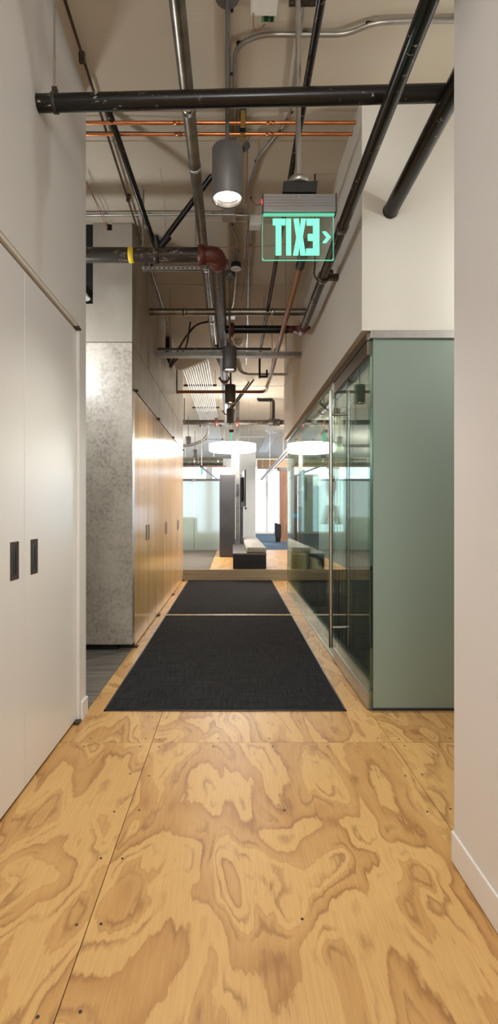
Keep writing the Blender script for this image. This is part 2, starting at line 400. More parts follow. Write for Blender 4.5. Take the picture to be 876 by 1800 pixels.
def pivot_hinge(parent, x, y, z, sg):
    p = MB().box(x-.012, x+.018, y-.028, y+.028, z-.006, z+.006, .002).lathe([(.007, 0), (.007, .012*sg)], (x+.008, y, z), 12)
    p.build('pivot_hinge', 'bronze', parent)
DS = [-.76, 0.0, .77, 1.535, 2.295, 3.05]
labs = ['white closet door beside the camera and out of view', 'white closet door at the frame edge beside the camera', 'nearest white closet door behind the left frame edge',
        'nearer white flush closet door, with the handle at its far edge', 'farther white flush closet door ending at the concrete opening']
for k in range(1, 5):
    d = struct(MB().box(-.915, -.893, DS[k]+.002, DS[k+1]-.002, .018, 2.235, .0015), 'door_%d' % k, 'door_paint', labs[k], 'door')
    if k == 3: recess_handle(d, 2.145, 2.232, .922, 1.078, -.893)
    if k == 4: recess_handle(d, 2.362, 2.449, .922, 1.078, -.893); pivot_hinge(d, -.884, 3.035, 2.243, 1); pivot_hinge(d, -.884, 3.035, .010, -1)
struct(MB().box(-1.02, -.88, -4, 3.05, 2.245, 2.262), 'trim_1', 'bulkhead_paint', 'beige track reveal over the white closet doors', 'trim')
# left opening beyond the white wall
struct(MB().box(-2.7, -2.6, 1.0, 4.66, 0, CZ).box(-2.6, -1.5, 1.0, 1.1, 0, CZ), 'wall_left_recess', 'white_paint', 'white wall deep inside the left opening', 'wall')
# concrete clad block
cw = thing('wall_concrete', 'concrete clad block with wooden doors on the left of the corridor', 'wall', (-1.8, 6.95, 0), kind='structure')
YF = 4.62
MB().box(-2.6, -1.0, YF+.03, 9.33, .0, CZ).box(-1.0, -.93, YF+.04, 9.33, 2.3, 3.2).build('core', 'dark_gap', cw)
MB().box(-2.6, -.868, YF+.10, YF+.13, 0, .055).build('plinth', 'black_plastic', cw)
MB().box(-2.6, -.868, YF, YF+.028, .055, 2.663, .002).build('panel', 'concrete', cw, label='mottled glossy lower concrete panel')
# upper front panel with two notches
def nx(px): return (px-CX)/F*YF
def nz(py): return EYE-(py-CY)/F*YF
MB().prism([(-2.6, 2.670), (-.868, 2.670), (-.868, CZ), (nx(197), CZ), (nx(197), nz(405)), (nx(188), nz(405)), (nx(188), CZ), (nx(163.5), CZ), (nx(163.5), nz(534)), (-2.6, nz(534))], 'y', YF, YF+.028).build('panel', 'concrete_smooth', cw)
MB().tube([(nx(140), YF+.0, nz(505)), (nx(156), YF-.02, nz(528))], .022, 12).build('pipe_stub', 'white_plastic', cw, label='white pipe stub in the dark opening')
MB().box(-.900, -.868, YF+.028, 4.735, .055, 2.28).build('end_trim', 'brushed', cw, label='slim grey metal edge strip')
side = [(YF+.03, 5.42, 2.67, CZ), (5.426, 6.30, 2.67, CZ), (6.306, 6.92, 2.67, CZ), (6.92, 7.62, 2.67, 3.22), (7.62, 9.33, 2.67, CZ),
        (YF+.03, 6.30, 2.285, 2.664), (6.306, 7.9, 2.285, 2.664), (7.906, 9.33, 2.285, 2.664)]
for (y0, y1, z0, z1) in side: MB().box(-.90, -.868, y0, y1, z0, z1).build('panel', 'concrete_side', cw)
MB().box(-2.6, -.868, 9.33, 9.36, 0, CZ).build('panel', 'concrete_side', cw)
DW = [4.735, 5.465, 6.20, 6.97, 7.74, 8.52, 9.33]
wl = ['nearest tall wooden door, beside the concrete corner', 'second tall wooden door from the concrete corner', 'third tall wooden door from the concrete corner',
      'fourth tall wooden door from the concrete corner', 'fifth tall wooden door, next to last before the step', 'last tall wooden door before the step']
for k in range(6):
    y0, y1 = DW[k], DW[k+1]
    d = struct(MB().box(-.890, -.868, y0+.002, y1-.002, .016, 2.272, .0012), 'door_%d' % (k+5), 'wood_veneer', wl[k], 'door')
    if k % 2 == 0: recess_handle(d, y1-.115, y1-.035, .915, 1.07, -.868)
    else: recess_handle(d, y0+.035, y0+.115, .915, 1.07, -.868)
    yh = y0+.02 if k % 2 == 0 else y1-.02
    pivot_hinge(d, -.858, yh, 2.279, 1); pivot_hinge(d, -.858, yh, .009, -1)
struct(MB().box(-1.0, -.95, 4.735, 9.33, 0, 2.3), 'closet_back_wood', 'dark_gap', 'dark closet interior behind the wooden doors', 'wall')
# right near wall
struct(MB().box(.757, .93, -4, 1.825, 0, CZ), 'wall_right', 'near_paint', 'near white wall on the right edge', 'wall')
struct(MB().box(.749, .757, -4, 1.832, .006, .11, .004).box(.757, .93, 1.825, 1.834, .006, .11), 'baseboard_right', 'base_paint', 'white baseboard of the near right wall', 'baseboard')
struct(MB().box(3.4, 3.5, 1.6, 3.2, 0, CZ).box(.93, 3.4, 1.6, 1.7, 0, CZ), 'wall_alcove', 'near_paint', 'white wall of the side alcove hidden on the right', 'wall')
struct(MB().box(-1.5, 3.5, -4.1, -4, 0, CZ), 'wall_back', 'white_paint', 'white wall behind the camera', 'wall')
# bulkhead over the glazing
BZ = 2.286
struct(MB().box(.775, .93, 3.2, 8.02, BZ, CZ).box(.93, 3.5, 3.2, 3.32, BZ, CZ), 'wall_bulkhead', 'bulkhead_paint', 'cream bulkhead above the glazed meeting room', 'wall')
struct(MB().box(.93, 3.5, 3.32, 8.0, 2.75, 2.83), 'ceiling_meeting_room', 'bulkhead_paint', 'low ceiling inside the glazed meeting room', 'ceiling')
struct(MB().box(3.4, 3.5, 3.3, 8.0, 0, 2.75).box(1.66, 3.4, 7.95, 8.02, 0, 2.75), 'wall_meeting_room', 'teal_board', 'dark teal wall inside the glazed meeting room', 'wall')
# glazing: frosted front panel
fg = struct(MB().box(.845, 2.2, 3.215, 3.227, .022, 2.252), 'window_1', 'frosted_green', 'large frosted grey-green glass panel facing the camera', 'window')
MB().box(2.206, 3.5, 3.215, 3.227, .022, 2.252).build('pane', 'frosted_green', fg)
MB().box(.825, 3.5, 3.195, 3.25, 2.240, 2.286, .002).build('head_rail', 'steel', fg, label='polished steel head rail')
MB().box(.835, 3.5, 3.20, 3.245, 0, .011).build('sill_channel', 'steel', fg, label='steel floor channel')
MB().box(.84, 3.5, 3.206, 3.240, .011, .022).build('gasket', 'black_plastic', fg)
MB().box(.824, .845, 3.213, 3.229, .022, 2.24).build('edge_strip', 'clear_glass', fg)
# glass door
GX = .822
gd = struct(MB().box(GX, GX+.012, 3.24, 4.315, .105, 2.15), 'door_11', 'clear_glass', 'frameless clear glass door with a tall pull bar', 'door')
MB().box(GX-.008, GX+.022, 3.235, 4.315, .010, .105, .002).build('bottom_rail', 'brushed', gd, label='brushed metal bottom rail')
MB().box(GX-.008, GX+.022, 3.235, 4.315, 2.150, 2.235, .002).build('top_rail', 'brown_metal', gd, label='bronze metal top rail')
for s_, xo in ((-1, .757), (1, .884)):
    hd = MB().tube([(xo, 4.11, .16), (xo, 4.11, 2.13)], .0155, 16).build('pull_bar', 'steel', gd, label='full height steel pull bar')
    for z in (.315, 1.95): MB().tube([(xo, 4.11, z), (GX+.006, 4.11, z)], .009, 10).build('standoff', 'steel', hd)
# fixed panes
fx = thing('window_2', 'row of clear fixed glass panes beyond the glass door', 'window', (GX, 6.1, 0), kind='structure')
ps = [4.325, 5.18, 6.10, 7.05, 7.96]
for i in range(4): MB().box(GX, GX+.012, ps[i]+.003, ps[i+1]-.003, .022, 2.255).build('pane', 'clear_glass', fx)
MB().box(.834, 1.66, 7.965, 7.977, .022, 2.255).build('pane', 'clear_glass', fx)
MB().box(GX-.006, GX+.018, 4.32, 7.98, 2.252, 2.286).build('head_channel', 'steel', fx, label='slim steel head channel')
MB().box(GX-.006, GX+.018, 4.32, 7.98, 0, .022).build('floor_channel', 'brushed', fx, label='slim metal floor channel')
MB().box(GX-.004, GX+.004, 7.972, 7.98, .022, 2.252).build('end_trim', 'steel', fx)
MB().box(GX-.012, GX+.03, 3.235, 4.32, 2.238, 2.286).build('door_track', 'brown_metal', fx, label='bronze track over the glass door')
MB().box(GX-.016, GX+.022, 4.29, 4.35, 2.16, 2.24, .003).build('corner_patch', 'steel', fx)
# far end of the hall: window wall
bw = thing('wall_end', 'window wall at the far end of the hall', 'wall', (0, 25, 0), kind='structure')
wins = [(-5.6, -3.3), (-3.0, -1.2), (-1.0, .72), (.93, 1.60), (1.62, 3.4), (3.7, 6.2)]
segs = MB().box(-6, 6.5, 25, 25.2, 0, .24).box(-6, 6.5, 25, 25.2, 3.35, CZ)
xs = [-6]+[v for w in wins for v in w]+[6.5]
for i in range(0, len(xs), 2): segs.box(xs[i], xs[i+1], 25, 25.2, .24, 3.35)
segs.build('masonry', 'white_paint', bw)
for i, (a, b_) in enumerate(wins):
    w = struct(MB().box(a, a+.05, 25.02, 25.1, .24, 3.35).box(b_-.05, b_, 25.02, 25.1, .24, 3.35).box(a+.05, b_-.05, 25.02, 25.1, .24, .28).box(a+.05, b_-.05, 25.02, 25.1, 3.3, 3.35).box(a+.05, b_-.05, 25.02, 25.1, .99, 1.01),
               'window_%d' % (i+3), 'white_paint', 'bright far window of the hall, %s' % ['leftmost and mostly hidden', 'above the frosted screen, left part', 'behind the white pillar', 'white bright one just right of the white pillar', 'bluish one beside the timber post', 'rightmost behind the timber post'][i], 'window')
    MB().box(a+.05, b_-.05, 25.05, 25.06, .28, .99).build('pane', 'window_glass', w); MB().box(a+.05, b_-.05, 25.05, 25.06, 1.01, 3.3).build('pane', 'window_glass', w)
struct(MB().box(-6.1, -6, 9.4, 25.2, 0, CZ).box(-6, -2.6, 9.33, 9.40, 0, CZ), 'wall_far_left', 'white_paint', 'white side wall of the far hall', 'wall')
struct(MB().box(6.5, 6.6, 8, 25.2, 0, CZ).box(3.5, 6.5, 7.95, 8.02, 0, CZ), 'wall_far_right', 'white_paint', 'white side wall of the far hall on the right', 'wall')
pl = struct(MB().box(-.05, .87, 20.0, 20.5, PZ, CZ), 'pillar', 'white_paint', 'broad white pillar behind the steel post', 'pillar')
MB().box(.46, .52, 19.985, 20, 1.30, 1.38).build('thermostat', 'black_plastic', pl); MB().box(.42, .80, 19.988, 20, .80, .86).build('vent', 'near_paint', pl)

# ------------------------------------------------------------------ things: corridor floor
for (y0, y1, lab) in ((3.218, 6.18, 'large black entrance mat nearest the camera'), (6.285, 9.37, 'black entrance mat lying against the step')):
    m = thing('entrance_mat', lab, 'mat', (-.045, (y0+y1)/2, 0))
    MB().box(-.765, .677, y0+.012, y1-.012, .001, .009, .002).build('pile', 'mat_fibre', m)
    MB().box(-.776, .688, y0, y0+.014, .001, .006).box(-.776, .688, y1-.014, y1, .001, .006).box(-.776, -.763, y0, y1, .001, .006).box(.675, .688, y0, y1, .001, .006).build('rubber_edge', 'black_plastic', m)

# ------------------------------------------------------------------ pendant lamps
def make_pendant(label, x, y, zb, r=.072, h=.245, up=CZ, power=30, group=None, spot=True):
    t = thing('pendant_lamp', label, 'lamp', (x, y, zb), group)
    MB().lathe([(r-.005, .012), (r-.002, 0), (r, .002), (r, h-.012), (r-.006, h-.003), (r-.02, h), (.01, h)], (x, y, zb), 36, 'z', False).build('housing', 'lamp_grey', t)
    MB().lathe([(r-.004, .004), (r-.010, .016), (r-.014, .030), (.012, .058)], (x, y, zb), 32, 'z', False).build('reflector', 'steel', t)
    MB().lathe([(.001, .022), (r-.018, .024), (r-.020, .030), (.001, .034)], (x, y, zb), 24).build('bulb', 'lamp_glow', t)
    MB().tube([(x, y, zb+h), (x, y, up-.02)], .0095, 10).build('stem', 'lamp_grey', t)
    MB().lathe([(.055, 0), (.060, .012), (.060, .055), (.02, .06)], (x, y, up-.10), 28).build('ceiling_canopy', 'lamp_grey', t)
    return t
P0 = make_pendant('large grey cylinder pendant lamp nearest the camera', -.024, 2.5, 1.2+.5835*2.5-.001)
LZ = P0.location.z
others = [(-.030, 5.42, 'second grey cylinder pendant lamp down the corridor'), (-.030, 7.04, 'third grey cylinder pendant lamp down the corridor'), (-.028, 8.67, 'fourth grey cylinder pendant lamp down the corridor, just above the ring light'),
          (-1.16, 14.0, 'grey cylinder pendant lamp over the frosted screen, nearer one'), (-1.16, 16.5, 'lower grey cylinder pendant lamp over the frosted screen, farther one')]
for (x, y, lab) in others:
    zb = {14.0: 2.93, 16.5: 2.88}.get(y, LZ-.028)
    c = copy_tree(P0); c.location = (x, y, zb); c['label'] = lab
for (x, y, p) in ((-.024, 2.5, 25), (-.03, 5.42, 90), (-.03, 7.04, 80), (-.028, 8.67, 75), (-1.16, 14, 20)):
    light('pendant_light', 'SPOT', (x, y, LZ+.006 if y < 10 else 2.96), p*3.2, WARM, (0, 0, 0), spot_size=math.radians(112 if y < 3 else 132), spot_blend=.9, shadow_soft_size=.045)
# drum ring light
rl = thing('drum_light', 'large glowing white round drum light at the corridor end', 'light', (0, 11.4, 2.49))
RC = (.0, 11.4, 2.49)
MB().lathe([(.0, .0), (.47, .0), (.495, .01), (.50, .03), (.50, .13), (.495, .15), (.47, .155), (0, .155)], RC, 56).build('diffuser', 'ring_glow', rl)
for a in (0, 2.1, 4.2): MB().tube([(.35*math.cos(a), 11.4+.35*math.sin(a), 2.64), (.35*math.cos(a), 11.4+.35*math.sin(a), CZ)], .0025, 6).build('suspension_wire', 'steel', rl)
light('drum_light_glow', 'AREA', (0, 11.4, 2.47), 45, (1, .93, .84), (0, 0, 0), shape='DISK', size=.9)

# ------------------------------------------------------------------ exit sign
SY = 2.5
def sx(px): return (px-CX)/F*SY
def sz(py): return EYE-(py-CY)/F*SY
ex = thing('exit_sign', 'edge-lit green EXIT sign seen from behind, hanging from a conduit', 'sign', (sx(524), SY, sz(458)))
MB().box(sx(461.6), sx(586.5), SY-.003, SY+.003, sz(457.5), sz(376)).build('clear_panel', 'sign_glass', ex, label='clear acrylic panel')
e = MB(); r_ = .0016
e.box(sx(461.1), sx(462.0), SY-.003, SY+.003, sz(455), sz(378)).box(sx(586), sx(586.9), SY-.003, SY+.003, sz(455), sz(378)).box(sx(463), sx(585), SY-.003, SY+.003, sz(458.2), sz(457.2))
e.box(sx(461), sx(463.5), SY-.003, SY+.003, sz(457.6), sz(454.5)).box(sx(584.6), sx(587), SY-.003, SY+.003, sz(457.6), sz(454.5)).build('glowing_edge', 'edge_glow', ex, label='glowing green panel edge')
ux = lambda u: sx(400+u/2.92); vz = lambda v: sz(280+v/2.92)
def glyph(pts): return [(ux(u), vz(v)) for u, v in pts]
L = {'letter_t': [(233, 307), (298, 307), (298, 337), (277, 337), (277, 492), (248, 492), (248, 337), (233, 337)],
     'letter_i': [(302, 307), (327, 307), (327, 492), (302, 492)],
     'letter_e': [(472, 307), (472, 492), (404, 492), (404, 460), (440, 460), (440, 417), (413, 417), (413, 385), (440, 385), (440, 338), (407, 338), (407, 307)],
     'arrow': [(488, 372), (506, 372), (531, 400), (508, 428), (488, 428), (510, 400)]}
L['letter_x'] = [(340, 307), (366, 307), (372, 356), (378, 307), (404, 307), (387, 400), (402, 492), (375, 492), (370, 447), (364, 492), (337, 492), (354, 400)]
for k, g_ in L.items(): MB().prism(glyph(g_), 'y', SY-.0045, SY+.0045).build(k, 'sign_glow', ex, label='glowing green %s, mirrored as seen from behind' % k.replace('_', ' '))
hs = MB().box(sx(463), sx(589), SY-.024, SY+.024, sz(376.5), sz(346), .002)
for k in range(4): hs.box(sx(463), sx(589), SY-.0255, SY-.024, sz(352+k*5), sz(351.2+k*5))
hs.build('housing', 'sign_housing', ex, label='grey aluminium housing')
MB().box(sx(461.3), sx(463), SY-.026, SY+.026, sz(378), sz(344.5)).build('end_cap', 'black_plastic', ex); MB().box(sx(589), sx(590.6), SY-.026, SY+.026, sz(378), sz(344.5)).build('end_cap', 'black_plastic', ex)
MB().box(sx(463), sx(588), SY-.010, SY+.010, sz(378.6), sz(377)).build('light_slot', 'edge_glow', ex)
for px_ in (516.5, 525.5, 547): MB().lathe([(.004, -.0275), (.004, -.024)], (sx(px_), SY, sz(352.5)), 12, 'y').build('screw', 'steel', ex)
MB().box(sx(459.6), sx(461.2), SY-.02, SY-.014, sz(362), sz(355)).build('indicator', 'led_red', ex)
MB().prism([(sx(496), sz(344)), (sx(555), sz(344)), (sx(557), sz(325)), (sx(498), sz(325))], 'y', SY-.03, SY+.03).build('canopy', 'black_metal', ex, label='black mounting canopy')
MB().lathe([(.046, 0), (.050, .006), (.050, .022), (.036, .032), (.012, .034)], (sx(525), SY, sz(325)), 8).build('junction_box', 'conduit', ex)
MB().tube([(sx(524.5), SY, sz(314)), (sx(524.5), SY, CZ)], .0125, 14).build('stem', 'conduit', ex)
# far exit sign, edge on
e2 = thing('exit_sign', 'tiny green exit sign seen edge-on above the drum light', 'sign', at(407, 765, 9.6))
b0 = at(407, 777, 9.6); MB().box(b0.x-.012, b0.x+.012, 9.58, 9.85, b0.z, b0.z+.17).build('panel', 'edge_glow', e2)
MB().box(b0.x-.04, b0.x+.04, 9.56, 9.9, b0.z+.17, b0.z+.22, .004).build('housing', 'red_iron', e2, label='dark red housing')
MB().tube([(b0.x, 9.7, b0.z+.22), (b0.x, 9.7, CZ)], .01, 8).build('stem', 'conduit', e2)
e3 = copy_tree(e2); e3.location = at(354.5, 825, 13.2)-Vector((0, 0, 0)); e3['label'] = 'tiny green exit sign hanging above the frosted screen'

# ------------------------------------------------------------------ pipes
def ring(c, r, w, axis, n=24): return MB().lathe([(r*.8, -w/2), (r, -w/2), (r, w/2), (r*.8, w/2)], c, n, axis)
def coupling(parent, c, r, axis, mat='red_iron', w=.06):
    o = ring(c, r*1.22, w, axis).build('coupling', mat, parent, label='dark red grooved coupling' if mat == 'red_iron' else 'pipe coupling')
    for s in (-1, 1):
        b = MB()
        d = {'x': (0, .25*r, r*1.25*s), 'y': (r*1.25*s, 0, 0), 'z': (r*1.25*s, 0, 0)}[axis]
        b.box(c[0]+d[0]-.016, c[0]+d[0]+.016, c[1]+d[1]-.016, c[1]+d[1]+.016, c[2]+d[2]-.014, c[2]+d[2]+.014, .003)
        b.build('bolt_lug', mat, o)
def rod(parent, x, y, z0, z1=CZ, r=.005, mat='conduit'): return MB().tube([(x, y, z0), (x, y, z1)], r, 8).build('hanger_rod', mat, parent)
# near black cross pipe
z0 = 3.035
np_ = thing('black_pipe', 'black cross pipe nearest the camera, spanning the whole width', 'pipe', (-.1, 2.4, z0))
MB().tube([(-.885, 2.405, 3.037), (.93, 2.345, 3.037)], .0365, 24).build('tube', 'black_pipe', np_)
MB().lathe([(.0385, 0), (.0385, .012)], (-.887, 2.405, 3.037), 24, 'x').build('wall_collar', 'old_pipe', np_)
MB().lathe([(.037, -.009), (.043, -.009), (.043, .009), (.037, .009)], (-.798, 2.402, 3.037), 24, 'x').box(-.81, -.786, 2.39, 2.414, 3.075, 3.105, .003).build('ring_hanger', 'old_pipe', np_)
rod(np_, -.80, 2.40, 3.09, CZ, .0055)
# main fire pipe: across from the left, elbow, then down the hall
mp = thing('fire_pipe', 'big dark fire main with red elbow, running down the hall centre', 'pipe', (-.118, 4.1, 3.17))
MB().tube([(-1.9, 4.1, 3.17), (-.22, 4.1, 3.17)], .056, 24).build('cross_tube', 'old_pipe', mp)
MB().tube([(-.118, 4.20, 3.17), (-.118, 12.2, 3.17)], .056, 24).build('long_tube', 'old_pipe', mp)
MB().tube([(-.24, 4.1, 3.17), (-.118, 4.1, 3.17), (-.118, 4.22, 3.17)], .063, 24, .11).build('elbow', 'red_iron', mp, label='dark red pipe elbow')
coupling(mp, (-.235, 4.1, 3.17), .058, 'x'); coupling(mp, (-.118, 4.215, 3.17), .058, 'y')
ring((-.775, 4.1, 3.17), .0572, .04, 'x').build('tape_band', 'yellow_tape', mp, label='yellow painted band')
MB().lathe([(.057, -.018), (.064, -.018), (.064, .018), (.057, .018)], (-.585, 4.1, 3.17), 24, 'x').box(-.60, -.57, 4.085, 4.115, 3.22, 3.27, .003).build('clamp', 'old_pipe', mp, label='pipe clamp holding both sway braces')
for y in (6.35, 7.9, 10.5): coupling(mp, (-.118, y, 3.17), .058, 'y')
for y in (6.0, 8.2): rod(mp, -.118, y, 3.22)
rod(mp, -.69, 4.1, 3.2)
MB().tube([(-.77, 3.30, CZ-.01), (-.60, 4.06, 3.25)], .020, 12).build('sway_brace', 'black_pipe', mp, label='black sway brace leaning left')
MB().tube([at(282, 430, 4.12), at(372, 310, 3.96)], .021, 12).build('sway_brace', 'black_pipe', mp, label='black sway brace with worn lettering, leaning right')
MB().tube([at(272, 415, 4.05), at(277, 440, 4.08)], .030, 10).tube([at(277, 438, 4.08), at(297, 415, 4.08)], .028, 10).build('brace_fitting', 'black_metal', mp)
for k_ in range(3):
    pass
# slotted strut under the cross pipe
st = thing('strut_channel', 'slotted metal strut just below the yellow-banded pipe', 'bracket', (-.47, 4.16, 3.09))
s_ = MB().box(-.70, -.25, 4.13, 4.171, 3.092, 3.096).box(-.70, -.25, 4.13, 4.134, 3.075, 3.092).box(-.70, -.25, 4.167, 4.171, 3.075, 3.092)
s_.build('channel', 'conduit', st)
hl = MB()
for k in range(12): MB().box(-.68+k*.036, -.664+k*.036, 4.1285, 4.1305, 3.080, 3.088).build('slot', 'dark_gap', st)
rod(st, -.69, 4.15, 3.09); rod(st, -.285, 4.15, 3.09, 3.5)
# galvanized duct along the hall
gp = thing('galvanized_pipe', 'large shiny galvanized conduit running lengthwise left of the lamps', 'pipe', (-.246, 4, 3.46))
MB().tube([(-.244, 1.0, 3.46), (-.25, 6.9, 3.46), (-.246, 7.25, 3.40), (-.13, 7.5, 3.22)], .0375, 24, .25).build('tube', 'galvanized', gp)
for y in (2.98, 4.93, 6.3): MB().lathe([(.038, -.03), (.0415, -.03), (.0415, .03), (.038, .03)], (-.246, y, 3.46), 24, 'y').build('joint_sleeve', 'steel', gp)
for y in (3.5, 5.9): MB().lathe([(.038, -.01), (.043, -.01), (.043, .01), (.038, .01)], (-.247, y, 3.46), 20, 'y').tube([(-.247, y, 3.5), (-.247, y, CZ)], .005, 8).build('hanger', 'conduit', gp)
# right diagonal black pipe
rp = thing('black_pipe', 'long black pipe running beside the cream bulkhead', 'pipe', (.664, 3, 2.92))
MB().tube([(.662, 1.0, 2.92), (.664, 5.02, 2.92)], .0325, 20).build('tube', 'black_pipe', rp)
for y in (3.23,): ring((.664, y, 2.92), .037, .05, 'y').build('coupling', 'old_pipe', rp)
MB().tube([(.664, 4.28, 2.92), (.664, 5.02, 2.92)], .0332, 20).build('worn_section', 'old_pipe', rp)
MB().lathe([(.033, -.02), (.044, -.02), (.044, .02), (.033, .02)], (.664, 3.92, 2.92), 16, 'y').box(.70, .775, 3.90, 3.94, 2.90, 2.94, .004).box(.70, .73, 3.87, 3.97, 2.915, 2.955, .004).build('wall_clamp', 'old_pipe', rp)
MB().tube([(.63, 3.94, 2.90), (.60, 3.95, 2.95), (.61, 3.96, 3.02), (.61, 3.96, CZ)], .006, 8, .04).build('hanger_rod', 'old_pipe', rp)
coupling(rp, (.664, 5.0, 2.92), .036, 'y')
MB().tube([(.664, 5.02, 2.92), (.668, 5.14, 2.935), (.69, 5.62, 3.12), (.68, 5.77, 3.17), (.58, 5.77, 3.17)], .039, 16, .08).build('elbow', 'red_iron', rp, label='dark red pipe elbow')
MB().tube([(.60, 5.77, 3.17), (-.07, 5.77, 3.17)], .042, 20).build('branch_tube', 'black_pipe', rp, label='black cross branch into the fire main')
coupling(rp, (-.01, 5.77, 3.17), .050, 'x')

# second right pipe ending in the bulkhead face
r2 = thing('black_pipe', 'thick black pipe dying into the bulkhead face at the right', 'pipe', (.94, 2.9, 3.02))
MB().tube([(.945, 1.9, 3.0), (.945, 3.20, 3.0)], .044, 24).build('tube', 'black_pipe', r2)
MB().lathe([(.044, -.012), (.047, -.012), (.047, 0), (.044, 0)], (.945, 3.20, 3.0), 24, 'y').build('wall_collar', 'old_pipe', r2)
# copper lines
for (y, lab) in ((3.36, 'nearer copper tube of the pair crossing the ceiling'), (3.46, 'farther copper tube of the pair crossing the ceiling')):
    c = thing('copper_tube', lab, 'pipe', (-.2, y, 3.645))
    MB().tube([(-1.6, y, 3.645), (.79, y, 3.645)], .0115, 14).build('tube', 'copper', c)
    for x in (-1.07, -.35, .24): ring((x, y, 3.645), .0135, .05, 'x', 14).build('sleeve', 'copper', c)
gc = thing('strut_clamp', 'gold pipe clamp on a black strut holding the copper tubes', 'bracket', (.065, 3.41, 3.62))
MB().box(.045, .085, 3.18, 3.52, 3.665, 3.70).build('strut', 'black_metal', gc)
MB().box(.050, .080, 3.28, 3.38, 3.628, 3.634).box(.050, .080, 3.43, 3.48, 3.628, 3.634).box(.05, .08, 3.376, 3.38, 3.634, 3.665).box(.05, .08, 3.28, 3.284, 3.634, 3.665).build('strap', 'gold', gc, label='brass coloured strap')
MB().tube([(.085, 3.56, 3.62), (.095, 3.50, 3.60)], .022, 12).build('knob', 'black_plastic', gc)
one(MB().tube([(-1.6, 3.42, 3.63), (-.75, 3.41, 3.625), (-.3, 3.43, 3.63), (-.25, 3.42, 3.665)], .003, 6, .2), 'cable', 'black_plastic', 'thin black cable lying between the copper tubes', 'cable')
# thin brown conduit at left
bc = thing('brown_conduit', 'thin brown conduit running along the left side of the ceiling', 'pipe', (-.81, 3, 3.66))
MB().tube([(-.795, 1.6, 3.66), (-.815, 3.3, 3.66), (-.83, 5.0, 3.66), (-.84, 7.0, 3.66)], .0085, 10).build('tube', 'dark_brown', bc)
for y in (2.9, 4.2, 5.4): MB().box(-.835+.0, -.805, y, y+.02, 3.645, 3.70).build('clip', 'old_pipe', bc)
# grey conduits on the ceiling
def conduit(px_pts, z, r, label, mat='conduit', bend=.08, clips=0, name='conduit'):
    pts = [atz(a, b, z) for a, b in px_pts]
    t = thing(name, label, 'conduit', pts[0])
    MB().tube(pts, r, 10, bend).build('tube', mat, t)
    for k in range(clips):
        f = (k+.6)/(clips+.2)*(len(pts)-1); i = min(int(f), len(pts)-2); q = pts[i].lerp(pts[i+1], f-i)
        MB().box(q.x-r*.6, q.x+r*2.2, q.y-.006, q.y+.006, q.z+r*.6, q.z+r*1.3).box(q.x-r*1.1, q.x+r*1.1, q.y-.006, q.y+.006, q.z, q.z+r*1.15).build('clip', 'old_pipe', t)
    return t
conduit([(830, 36), (715, 37), (655, 41), (610, 61), (455, 61), (414, 82), (413, 150), (413, 262)], 3.672, .0125, 'grey conduit crossing the ceiling top from the right wall and bending', clips=5, bend=.13)
conduit([(401, -60), (401, 262)], 3.675, .0125, 'straight grey conduit above the nearest pendant lamp', clips=3)
conduit([(535, 0), (524, 90), (508, 210), (452, 280), (438, 330), (437, 395)], 3.67, .0105, 'grey conduit bending from the exit sign stem to the white box', bend=.1, clips=4)
conduit([(438, 400), (437, 470), (436, 552), (433, 640)], 3.67, .0105, 'grey conduit running away beyond the white box', clips=4)
conduit([(140, 378), (300, 377), (403, 378)], 3.665, .0105, 'grey conduit crossing from the left wall to the metal box behind the lamp', clips=4)
conduit([(404, 378), (440, 379)], 3.665, .0105, 'short grey conduit between the two ceiling boxes', clips=1)
conduit([(404, 386), (405, 398), (416, 416), (416, 468), (411, 530), (404, 553)], 3.66, .0115, 'S-bent conduit through the round junction box', bend=.10, clips=3)
conduit([(523, 20), (524, -40)], 3.66, .012, 'grey conduit behind the exit sign stem', clips=0)
for (x, y, w, h, lab, mt) in ((403, 381, .11, .06, 'square metal junction box behind the nearest lamp', 'conduit'), (449, 396, .10, .07, 'pale square junction box left of the exit sign', 'white_plastic'), (405, 556, .12, .09, 'metal junction box on the conduit near the cross pipe', 'conduit')):
    p = atz(x, y, 3.64); b_ = thing('junction_box', lab, 'box', (p.x, p.y, 3.62))
    MB().box(p.x-w/2, p.x+w/2, p.y-w/2, p.y+w/2, 3.625, CZ, .004).build('body', mt, b_)
    MB().box(p.x-w/2+.006, p.x+w/2-.006, p.y-w/2+.006, p.y+w/2-.006, 3.62, 3.625).build('cover', mt, b_)
p = atz(415, 472, 3.6); rb = thing('junction_box', 'round junction box hanging on the S-bent conduit', 'box', (p.x, p.y, 3.58))
MB().lathe([(.048, 0), (.05, .006), (.05, .05), (.03, .055)], (p.x, p.y, 3.60), 20).build('body', 'black_metal', rb); MB().lathe([(.052, 0), (.052, .008)], (p.x, p.y, 3.592), 20).build('cover', 'white_plastic', rb)
# wires
def wire(px_pts, z, r, label, mat='red_wire', jit=0):
    pts = [atz(a+random.uniform(-jit, jit), b, z+random.uniform(-.004, .004)) for a, b in px_pts]
    return one(MB().tube(pts, r, 6, .03), 'wire', mat, label, 'cable')
wire([(440, 238)]+[(437-(k*.35), 246+k*14) for k in range(9)], 3.64, .0028, 'twisted red wire hanging from the copper tubes', jit=1.6)
wire([(438-k*1.4, 384+k*16) for k in range(10)], 3.64, .0035, 'twisted red wire left of the exit sign', jit=1.8)
wire([(370, 434), (430, 436), (520, 428), (590, 423)], 3.55, .0025, 'thin red wire stretched across behind the exit sign')
wire([(151, 316), (188, 400)], 3.64, .0025, 'red wire slanting into the concrete notch')
wire([(150, 318), (184, 380), (190, 402)], 3.62, .0022, 'second red wire beside the concrete notch')
wire([(151, 385), (300, 384), (445, 390)], 3.675, .002, 'thin pale cable beneath the crossing conduit', 'off_cable')
